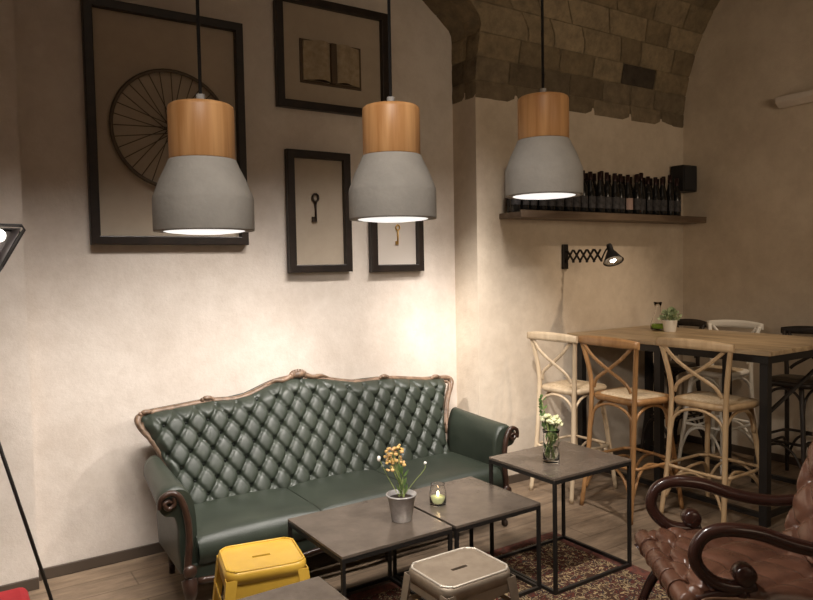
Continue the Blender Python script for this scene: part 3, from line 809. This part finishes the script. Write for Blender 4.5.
# ------------------------------------------------------------------ cross-back bar stools
def barstool(name, label, mw, mseat, w=.44, h=1.16, sh_=.755):
    """local: back at x=0, seat towards +x, width along y"""
    t = thing(name, label, 'bar stool')
    a = w / 2; bw = a * .74; sd = .37
    for s in (-1, 1):
        m_ = MB(); m_.tube([(-.07, s * (bw + .03), 0), (-.025, s * (bw + .01), .35), (0, s * (bw - .0), sh_ - .02), (.0, s * (bw + .006), sh_ + .12), (-.02, s * (a * .86), sh_ + .27), (-.04, s * (a - .012), h - .03)], [.015, .0165, .017, .0165, .016, .015], 10)
        m_.build('rear_leg', mw, t)
        m_ = MB(); m_.tube([(sd + .06, s * (bw + .02), 0), (sd + .015, s * (bw - .005), .35), (sd - .03, s * (bw - .045), sh_ - .02)], [.014, .0165, .0175], 10)
        m_.build('front_leg', mw, t)
    # crest rail: broad flat bent board
    m_ = MB(); n = 16
    def rail(u, v, front):
        y = -a - .012 + (2 * a + .024) * u; bow = -.045 - .035 * math.sin(PI * u); e = abs(2 * u - 1)
        zz = h - .062 * (1 - .25 * e ** 3) + .062 * (1 - .25 * e ** 3) * v + .012 * (1 - e * e) - .006 * e ** 4
        return Vector((bow + (.011 if front else -.011) * (1 - .3 * abs(2 * v - 1)), y, zz))
    A = [[rail(i / n, j / 3, True) for i in range(n + 1)] for j in range(4)]; B = [[rail(i / n, j / 3, False) for i in range(n + 1)] for j in range(4)]
    loop = A + B[::-1]; Wn = n + 1; vs = [p for r in loop for p in r]; K = len(loop)
    m_.add(vs, [(k * Wn + i, k * Wn + i + 1, ((k + 1) % K) * Wn + i + 1, ((k + 1) % K) * Wn + i) for k in range(K) for i in range(n)], True)
    m_.add(vs, [tuple(k * Wn for k in range(K)), tuple(k * Wn + n for k in range(K))])
    m_.build('crest_rail', mw, t)
    # crossed splats
    for s in (-1, 1):
        m_ = MB(); o = .007 * s
        m_.tube([(-.045 + o, -s * (a - .045), h - .045), (-.05 + o, -s * a * .45, h - .13), (-.035 + o, 0, h - .205), (-.015 + o, s * a * .5, h - .28), (.0 + o, s * (bw - .02), sh_ + .06)], .0125, 10, up=(1, 0, 0), flat=.55)
        m_.build('cross_splat', mw, t)
    # seat
    seat = rrect(.5, .5, .22, 6)
    def sring(dx, z): return [(sd * .5 - .005 + x * (sd + dx), y * (w * .84 + dx) * (.92 + .12 * (x + .5)), z) for x, y in seat]
    R = [sring(-.06, sh_ - .022), sring(-.01, sh_ - .024), sring(.012, sh_ - .008), sring(.012, sh_ + .008), sring(-.005, sh_ + .018), sring(-.06, sh_ + .016)]
    m_ = MB(); N = len(seat); vs = [p for r in R for p in r]
    m_.add(vs, [(k * N + i, k * N + (i + 1) % N, (k + 1) * N + (i + 1) % N, (k + 1) * N + i) for k in range(5) for i in range(N)], True)
    m_.add(R[0], [tuple(range(N))]); m_.build('seat_frame', mw, t)
    R = [sring(-.058, sh_ + .0165), sring(-.09, sh_ + .024), sring(-.2, sh_ + .026)]
    m_ = MB(); vs = [p for r in R for p in r]
    m_.add(vs, [(k * N + i, k * N + (i + 1) % N, (k + 1) * N + (i + 1) % N, (k + 1) * N + i) for k in range(2) for i in range(N)], True); m_.add(R[-1], [tuple(range(N))])
    m_.build('seat_panel', mseat, t)
    # arches under the seat on each side
    def arch(p0, p1, zlo, zhi, r=.010, k=.0):
        p0 = Vector(p0); p1 = Vector(p1)
        m_ = MB(); pts = []
        for i in range(9):
            th = PI * i / 8; u = .5 - .5 * math.cos(th); z = zlo + (zhi - zlo) * math.sin(th) ** .75
            p = p0.lerp(p1, u); pts.append((p.x, p.y, z))
        m_.tube(pts, r, 8, sub=3); m_.build('seat_arch', mw, t)
    b2 = bw - .002
    arch((-.002, -b2, 0), (-.002, b2, 0), sh_ - .20, sh_ - .035)
    arch((sd - .02, -b2 + .03, 0), (sd - .02, b2 - .03, 0), sh_ - .20, sh_ - .035)
    for s in (-1, 1): arch((.0, s * b2, 0), (sd - .02, s * (b2 - .02), 0), sh_ - .20, sh_ - .035)
    # footrest hoop and lower arches
    m_ = MB(); zf = .335
    m_.tube([(x * (sd + .05) / .5 * .5 + sd * .5 - .01, y * (w * .78 + .03), zf) for x, y in rrect(.5, .5, .18, 3)], .0105, 8, closed=True, sub=3); m_.build('footrest', mw, t)
    for s in (-1, 1):
        m_ = MB(); m_.tube([(-.045, s * (bw + .02), .14), (.06, s * (bw - .02), .27), (.2, s * (bw - .06), .318), (.34, s * (bw - .02), .27), (sd + .045, s * (bw + .01), .14)], .010, 8); m_.build('lower_arch', mw, t)
    for xx in (-.045, sd + .035):
        m_ = MB(); m_.tube([(xx, -(bw + .01), .13), (xx + .01, -bw * .65, .27), (xx + .01, 0, .325), (xx + .01, bw * .65, .27), (xx, bw + .01, .13)], .010, 8); m_.build('lower_arch', mw, t)
    return t
s1 = barstool('bar_stool', 'pale cream cross-back bar stool, nearest the sofa end', M['benda'], M['cane'], .43); s1.location = (3.60, 3.51, 0); s1.rotation_euler.z = .05
s2 = barstool('bar_stool', 'orange-brown cross-back bar stool between the two paler ones', M['bendb'], M['cane'], .50); s2.location = (3.63, 3.04, 0); s2.rotation_euler.z = -.06
s3 = barstool('bar_stool', 'natural beige cross-back bar stool nearest the camera, behind brown armchair', M['bendc'], M['cane'], .51); s3.location = (3.90, 2.598, 0); s3.rotation_euler.z = .0
s4 = barstool('bar_stool', 'dark bar stool across the table, beside the potted plant', M['bendd'], M['canedark'], .32, 1.13); s4.location = (5.40, 3.715, 0); s4.rotation_euler.z = PI
s5 = barstool('bar_stool', 'white-painted bar stool on the far side of the bar table', M['bendw'], M['cane'], .46, 1.145); s5.location = (5.38, 3.28, 0); s5.rotation_euler.z = PI
s6 = barstool('bar_stool', 'dark bar stool across the table at the right photo edge', M['bendd'], M['canedark'], .44, 1.13); s6.location = (5.38, 2.66, 0); s6.rotation_euler.z = PI

# ------------------------------------------------------------------ brown armchair
AU = Vector((.79, -.61, 0)).normalized()
ang = math.atan2(AU.y, AU.x)
ac = thing('leather_armchair', 'brown tufted leather armchair with curled dark wooden arms', 'armchair', (2.62, 2.00, 0), ang)
# local x: towards the back; local -y: towards the near arm
AW = .58
def swan(y):
    m_ = MB()
    m_.lathe([(0, -.034), (.030, -.034), (.040, -.024), (.042, 0), (.040, .024), (.030, .034), (0, .034)], 24, mtx=Matrix.Translation((.195, y, .492)) @ Matrix.Rotation(PI / 2, 4, 'X'))
    m_.tube([(.235, y, .452), (.165, y, .442), (.09, y, .46), (.035, y, .51), (.018, y, .565), (.04, y, .622), (.09, y, .652), (.16, y, .658), (.25, y, .645), (.36, y, .607), (.46, y, .583), (.56, y, .572), (.66, y, .580), (.72, y, .60)],
            [.024, .026, .026, .026, .025, .025, .026, .027, .028, .028, .027, .026, .024, .022], 12, flat=1.0)
    return m_
for y in (0, -AW): swan(y).build('armrest', M['mahog'], ac)
m_ = MB()
# seat: sling with channels and diamond tufts
def seatz(x):  # side profile
    P = [(.03, .36), (.035, .385), (.06, .40), (.15, .40), (.35, .385), (.55, .365), (.62, .40), (.66, .50), (.70, .65), (.75, .82), (.80, 1.0), (.84, 1.10)]
    return P
prof_s = sp2(seatz(0), 8)
def seat_fn(u, v, off=0):
    k = u * (len(prof_s) - 1); i = min(int(k), len(prof_s) - 2); t = k - i
    x = prof_s[i][0] * (1 - t) + prof_s[i + 1][0] * t; z = prof_s[i][1] * (1 - t) + prof_s[i + 1][1] * t
    tx = prof_s[i + 1][0] - prof_s[i][0]; tz = prof_s[i + 1][1] - prof_s[i][1]; l = math.hypot(tx, tz) or 1
    nx, nz = -tz / l, tx / l
    y = .02 - (AW + .04) * v
    a = u * 26 * .62; b = (v - .5) * 6.0
    p, q = (a + b) / 2, (a - b) / 2
    h = pleat(p, q)
    e = min(1, min(v, 1 - v) / .06, min(u, 1 - u) / .03) ** .5
    d = .004 + (.010 + .044 * h) * e
    return Vector((x + nx * (d + off), y, z + nz * (d + off)))
m_.grid(seat_fn, 170, 60); 
m_.grid(lambda u, v: seat_fn(u, v) * 0 + Vector((prof_s[min(int(u * (len(prof_s) - 1)), len(prof_s) - 1)][0] + (.03 if u > .45 else 0), .02 - (AW + .04) * v, prof_s[min(int(u * (len(prof_s) - 1)), len(prof_s) - 1)][1] - (.05 if u <= .45 else .03))), 40, 2)
m_.build('leather_seat', M['brownl'], ac)
m_ = MB()
R0 = .038
m_.tube([(-.012, .03, .388), (-.012, -.15, .388), (-.012, -.29, .388), (-.012, -.43, .388), (-.012, -AW - .03, .388)], [R0, R0 + .006, R0 + .008, R0 + .006, R0], 16)
for yy in (-.10, -.20, -.30, -.40, -.50): m_.tube([(-.012 + (R0 + .008) * math.cos(a), yy, .388 + (R0 + .008) * math.sin(a)) for a in [2 * PI * k / 12 for k in range(12)]], .004, 6, closed=True, sub=1)
m_.build('front_roll', M['brownl'], ac)
for v in (0, 1):
    m_ = MB(); m_.tube([tuple(Vector(seat_fn(u / 30, v)) + Vector((0, 0, .004))) for u in range(2, 31)], .006, 6, sub=1); m_.build('piping', M['piping'], ac)
for y in (.0, -AW):
    m_ = MB(); m_.tube([(.20, y, .44), (.03, y, .395), (-.02, y, .36), (-.035, y, .345)], [.022, .024, .026, .03], 10)
    m_.tube([(.20, y, .43), (.12, y, .34), (.02, y, .2), (-.03, y, .08), (-.06, y, .0)], [.024, .024, .022, .019, .018], 10)
    m_.tube([(.12, y, .36), (.3, y, .31), (.5, y, .32), (.64, y, .42), (.70, y, .6), (.78, y, .85), (.86, y, 1.1)], .022, 10)
    m_.tube([(.42, y, .315), (.55, y, .24), (.68, y, .12), (.80, y, .0)], [.022, .022, .019, .017], 10)
    m_.build('side_frame', M['mahog'], ac)
m_ = MB(); m_.rod((-.02, 0, .12), (-.02, -AW, .12), .014); m_.rod((.66, 0, .14), (.66, -AW, .14), .014); m_.rod((.86, .0, 1.1), (.86, -AW, 1.1), .022); m_.build('cross_rail', M['mahog'], ac)

# ------------------------------------------------------------------ small objects
def leaf(mb, c, d, L, w, rx):
    d = Vector(d).normalized(); s = d.cross(Vector((0, 0, 1)));
    if s.length < .05: s = Vector((1, 0, 0))
    s.normalize(); s = Matrix.Rotation(rx, 3, d) @ s; n = d.cross(s)
    c = Vector(c); mb.add([c, c + d * L * .5 + s * w + n * w * .3, c + d * L - n * w * .3, c + d * L * .5 - s * w + n * w * .3, c + d * L * .5], [(0, 1, 4), (1, 2, 4), (2, 3, 4), (3, 0, 4)], True)
# tin pot with flowers, on the first low table
pt = thing('tin_flower_pot', 'tin bucket pot of soil with yellow flowers on low table', 'potted plant', (1.762, 2.722, .455))
MB().lathe([(0, 0), (.046, 0), (.048, .004), (.068, .118), (.073, .120), (.073, .126), (.066, .126), (.062, .10), (0, .10)], 36).build('pot', M['tin'], pt)
MB().lathe([(0, .112), (.03, .110), (.062, .104), (.062, .098)], 20).build('soil', M['soil'], pt)
rp = random.Random(4); m_ = MB(); heads = []
for k in range(7):
    a = rp.uniform(0, 6.28); x, y = .012 * math.cos(a), .012 * math.sin(a); hx_, hy_ = -.012 + rp.uniform(-.06, .055), rp.uniform(-.03, .03); hz = rp.uniform(.255, .345)
    m_.tube([(x, y, .10), (x * .8, y * .8, .16), (hx_, hy_, hz)], .0026, 6); heads.append((hx_, hy_, hz))
wires = [((.01, 0, .11), (.055, -.03, .18), (.10, -.05, .235), (.105, -.05, .262)), ((-.01, 0, .11), (-.05, .03, .20), (-.085, .05, .29))]
for w_ in wires: m_.tube(w_, .0018, 6)
m_.build('stems', M['stem'], pt)
m_ = MB()
for k in range(16): leaf(m_, (rp.uniform(-.015, .015), rp.uniform(-.015, .015), rp.uniform(.12, .22)), (rp.uniform(-1, 1), rp.uniform(-1, 1), 1.6), .06, .008, rp.uniform(0, 3))
m_.build('leaves', M['green'], pt)
m_ = MB()
for hx_, hy_, hz in heads:
    for q in range(7): m_.ball((hx_ + rp.uniform(-.02, .02), hy_ + rp.uniform(-.02, .02), hz + rp.uniform(-.025, .02)), rp.uniform(.007, .012), 7, (1, 1, .8))
m_.build('flowers', M['petaly'], pt)
MB().ball((.105, -.05, .265), .008, 8).build('bud', M['petalw'], pt); MB().ball((-.088, .052, .296), .010, 8, (1, 1, 1.4)).build('bud', M['petalw'], pt)
# candle jar
cj = thing('candle_jar', 'small glass jar with a lit candle on low table', 'candle', (2.026, 2.793, .455))
MB().lathe([(0, .0), (.036, 0), (.042, .006), (.043, .06), (.038, .082), (.034, .10), (.036, .104), (.033, .104), (.031, .10), (.035, .08), (.039, .058), (.038, .01), (0, .006)], 32).build('glass_jar', M['glass'], cj)
MB().lathe([(0, .0075), (.035, .0115), (.036, .04), (0, .038)], 24).build('candle', M['wax'], cj)
m_ = MB(); m_.ball((0, 0, .055), .006, 10, (1, 1, 2.2)); m_.build('flame', M['flame'], cj)
# glass vase with flowers on the side table
vs_ = thing('glass_flower_vase', 'clear glass vase with cream and green flowers on side table', 'vase', (2.66, 2.635, .597))
vs_.scale = (1.15, 1.15, 1.2)
MB().lathe([(0, 0), (.036, 0), (.039, .004), (.037, .05), (.036, .13), (.040, .145), (.0375, .145), (.0335, .13), (.034, .05), (.034, .012), (0, .010)], 32).build('glass', M['glass'], vs_)
MB().lathe([(0, .0115), (.0325, .0135), (.0325, .07), (0, .07)], 24).build('water', M['water'], vs_)
m_ = MB(); H2 = []
for k, (hx_, hy_, hz) in enumerate(((-.03, .0, .20), (-.01, -.02, .185), (.03, -.02, .17), (.045, .01, .185), (.0, .03, .19), (-.045, .01, .27))):
    m_.tube([(rp.uniform(-.018, .018), rp.uniform(-.018, .018), .02), (hx_ * .3, hy_ * .3, .12), (hx_, hy_, hz)], .003, 6); H2.append((hx_, hy_, hz))
m_.build('stems', M['stem'], vs_)
m_ = MB()
for k in range(30): leaf(m_, (rp.uniform(-.02, .02), rp.uniform(-.02, .02), rp.uniform(.03, .15)), (rp.uniform(-1, 1), rp.uniform(-1, 1), 1.8), .05, .010, rp.uniform(0, 3))
for k in range(16): leaf(m_, (-.045 + rp.uniform(-.01, .01), .01, .2 + k * .006), (rp.uniform(-1, 1), rp.uniform(-1, 1), .8), .03, .009, rp.uniform(0, 3))
m_.build('leaves', M['green'], vs_)
m_ = MB()
for hx_, hy_, hz in H2[:5]:
    rr_ = .022 if hz < .2 else .030
    for q in range(14):
        a = rp.uniform(0, 6.28); e = rp.uniform(-.6, 1.4); m_.ball((hx_ + rr_ * .6 * math.cos(a) * math.cos(e), hy_ + rr_ * .6 * math.sin(a) * math.cos(e), hz + rr_ * .6 * math.sin(e)), rr_ * .42, 7, (1, 1, .7))
m_.build('flowers', M['petalc'], vs_)
# carafe and white pot on the bar table
cf_ = thing('glass_carafe', 'clear glass carafe with green water beside white plant pot', 'carafe', (4.80, 3.555, 1.10))
MB().lathe([(0, 0), (.050, 0), (.058, .008), (.056, .05), (.040, .10), (.022, .15), (.020, .18), (.034, .225), (.031, .225), (.017, .18), (.019, .15), (.037, .10), (.053, .05), (.054, .012), (0, .008)], 32).build('glass', M['glass'], cf_)
M['gw'] = mat('green_drink', (.45, .75, .12), .1, trans=.6, ior=1.33)
MB().lathe([(0, .0095), (.052, .0135), (.0515, .05), (0, .05)], 24).build('drink', M['gw'], cf_)
pp = thing('potted_plant', 'small leafy plant in white pot on bar table', 'potted plant', (4.74, 3.40, 1.10))
MB().lathe([(0, 0), (.042, 0), (.045, .004), (.056, .088), (.058, .092), (.053, .092), (.05, .075), (0, .075)], 32).build('pot', M['potw'], pp)
m_ = MB()
for k in range(150):
    a = rp.uniform(0, 6.28); e = rp.uniform(.0, 1.5); R = rp.uniform(.02, .075)
    leaf(m_, (R * math.cos(a) * math.cos(e), R * math.sin(a) * math.cos(e), .09 + R * math.sin(e) * 1.1), (math.cos(a) * math.cos(e), math.sin(a) * math.cos(e), math.sin(e) + .2), .032, .014, rp.uniform(0, 3))
m_.build('foliage', M['palegreen'], pp)
m_ = MB()
for k in range(12):
    a = rp.uniform(0, 6.28); m_.tube([(0, 0, .075), (.02 * math.cos(a), .02 * math.sin(a), .11), (.05 * math.cos(a), .05 * math.sin(a), .14)], .002, 5)
m_.build('stems', M['stem'], pp)

# ------------------------------------------------------------------ lights
WARM = (1.0, .80, .60)
def spot(name, loc, tgt, watt, deg, blend=.6, r=.06, col=WARM):
    l = bpy.data.lights.new(name, 'SPOT'); l.energy = watt; l.spot_size = math.radians(deg); l.spot_blend = blend; l.shadow_soft_size = r; l.color = col
    o = bpy.data.objects.new(name, l); COL.objects.link(o); o.location = loc
    o.rotation_euler = (Vector(tgt) - Vector(loc)).to_track_quat('-Z', 'Y').to_euler(); return o
def area(name, loc, tgt, watt, sx, sy, col=WARM, spread=180):
    l = bpy.data.lights.new(name, 'AREA'); l.shape = 'RECTANGLE'; l.size = sx; l.size_y = sy; l.energy = watt; l.color = col; l.spread = math.radians(spread)
    o = bpy.data.objects.new(name, l); COL.objects.link(o); o.location = loc
    o.rotation_euler = (Vector(tgt) - Vector(loc)).to_track_quat('-Z', 'Y').to_euler(); return o
for i, p in enumerate(PEN):
    spot('pendant_light', (p[0], p[1], p[2] - .03), (p[0], p[1], 0), (30, 30, 65)[i], 172, .35, .05, (1, .94, .87))
NEU = (1, .93, .87)
area('wall_fill_strip', (1.55, 2.35, 3.75), (1.35, 4.17, .05), 26, 3.4, .10, NEU, 48)  # added strip without a real fixture, grades the light down the back wall
spot('track_spot_a', (2.7, 2.6, 3.2), (.7, 4.05, .30), 240, 46, .8, .04, NEU)
spot('track_spot_b', (3.9, 2.9, 3.3), (2.0, 4.0, .25), 80, 44, .8, .04, NEU)
spot('track_spot_c', (1.75, 2.3, 3.2), (3.3, 3.95, .80), 330, 36, .8, .03, NEU)
spot('pilaster_fill_spot', (.5, 2.7, 3.1), (3.25, 3.98, .85), 330, 22, .8, .03, NEU)  # added fill to brighten the pilaster's side face and the wall beside it
spot('track_spot_d', (4.3, 1.4, 3.9), (4.5, 3.3, 1.1), 210, 42, .8, .06, WARM)
spot('track_spot_e', (3.2, 1.3, 4.0), (3.1, 2.95, 0), 330, 30, .7, .04, NEU)
spot('pendant_fill_spot', (-.2, -.3, 3.4), (1.35, 2.1, 1.65), 300, 32, .6, .2, NEU)  # added fill from behind the camera, lights the pendant bodies
area('ceiling_fill', (1.6, .2, 4.35), (1.6, .6, 0), 9, 3.0, 2.0, WARM)  # added soft fill below the ceiling, stands in for ambient light
area('vault_fill', (2.6, -1.3, 2.3), (4.9, 3.9, 2.3), 11, 1.8, 1.4, (1, .80, .58), 84)  # added fill behind the camera, lifts vault and right wall; no real source
w = bpy.data.worlds.new('world'); w.use_nodes = True; w.node_tree.nodes['Background'].inputs[0].default_value = (.05, .04, .03, 1); sc.world = w

sc.view_settings.view_transform = 'Standard'; sc.view_settings.look = 'None'; sc.view_settings.gamma = 1
sc.view_settings.use_curve_mapping = False; sc.view_settings.exposure = 0
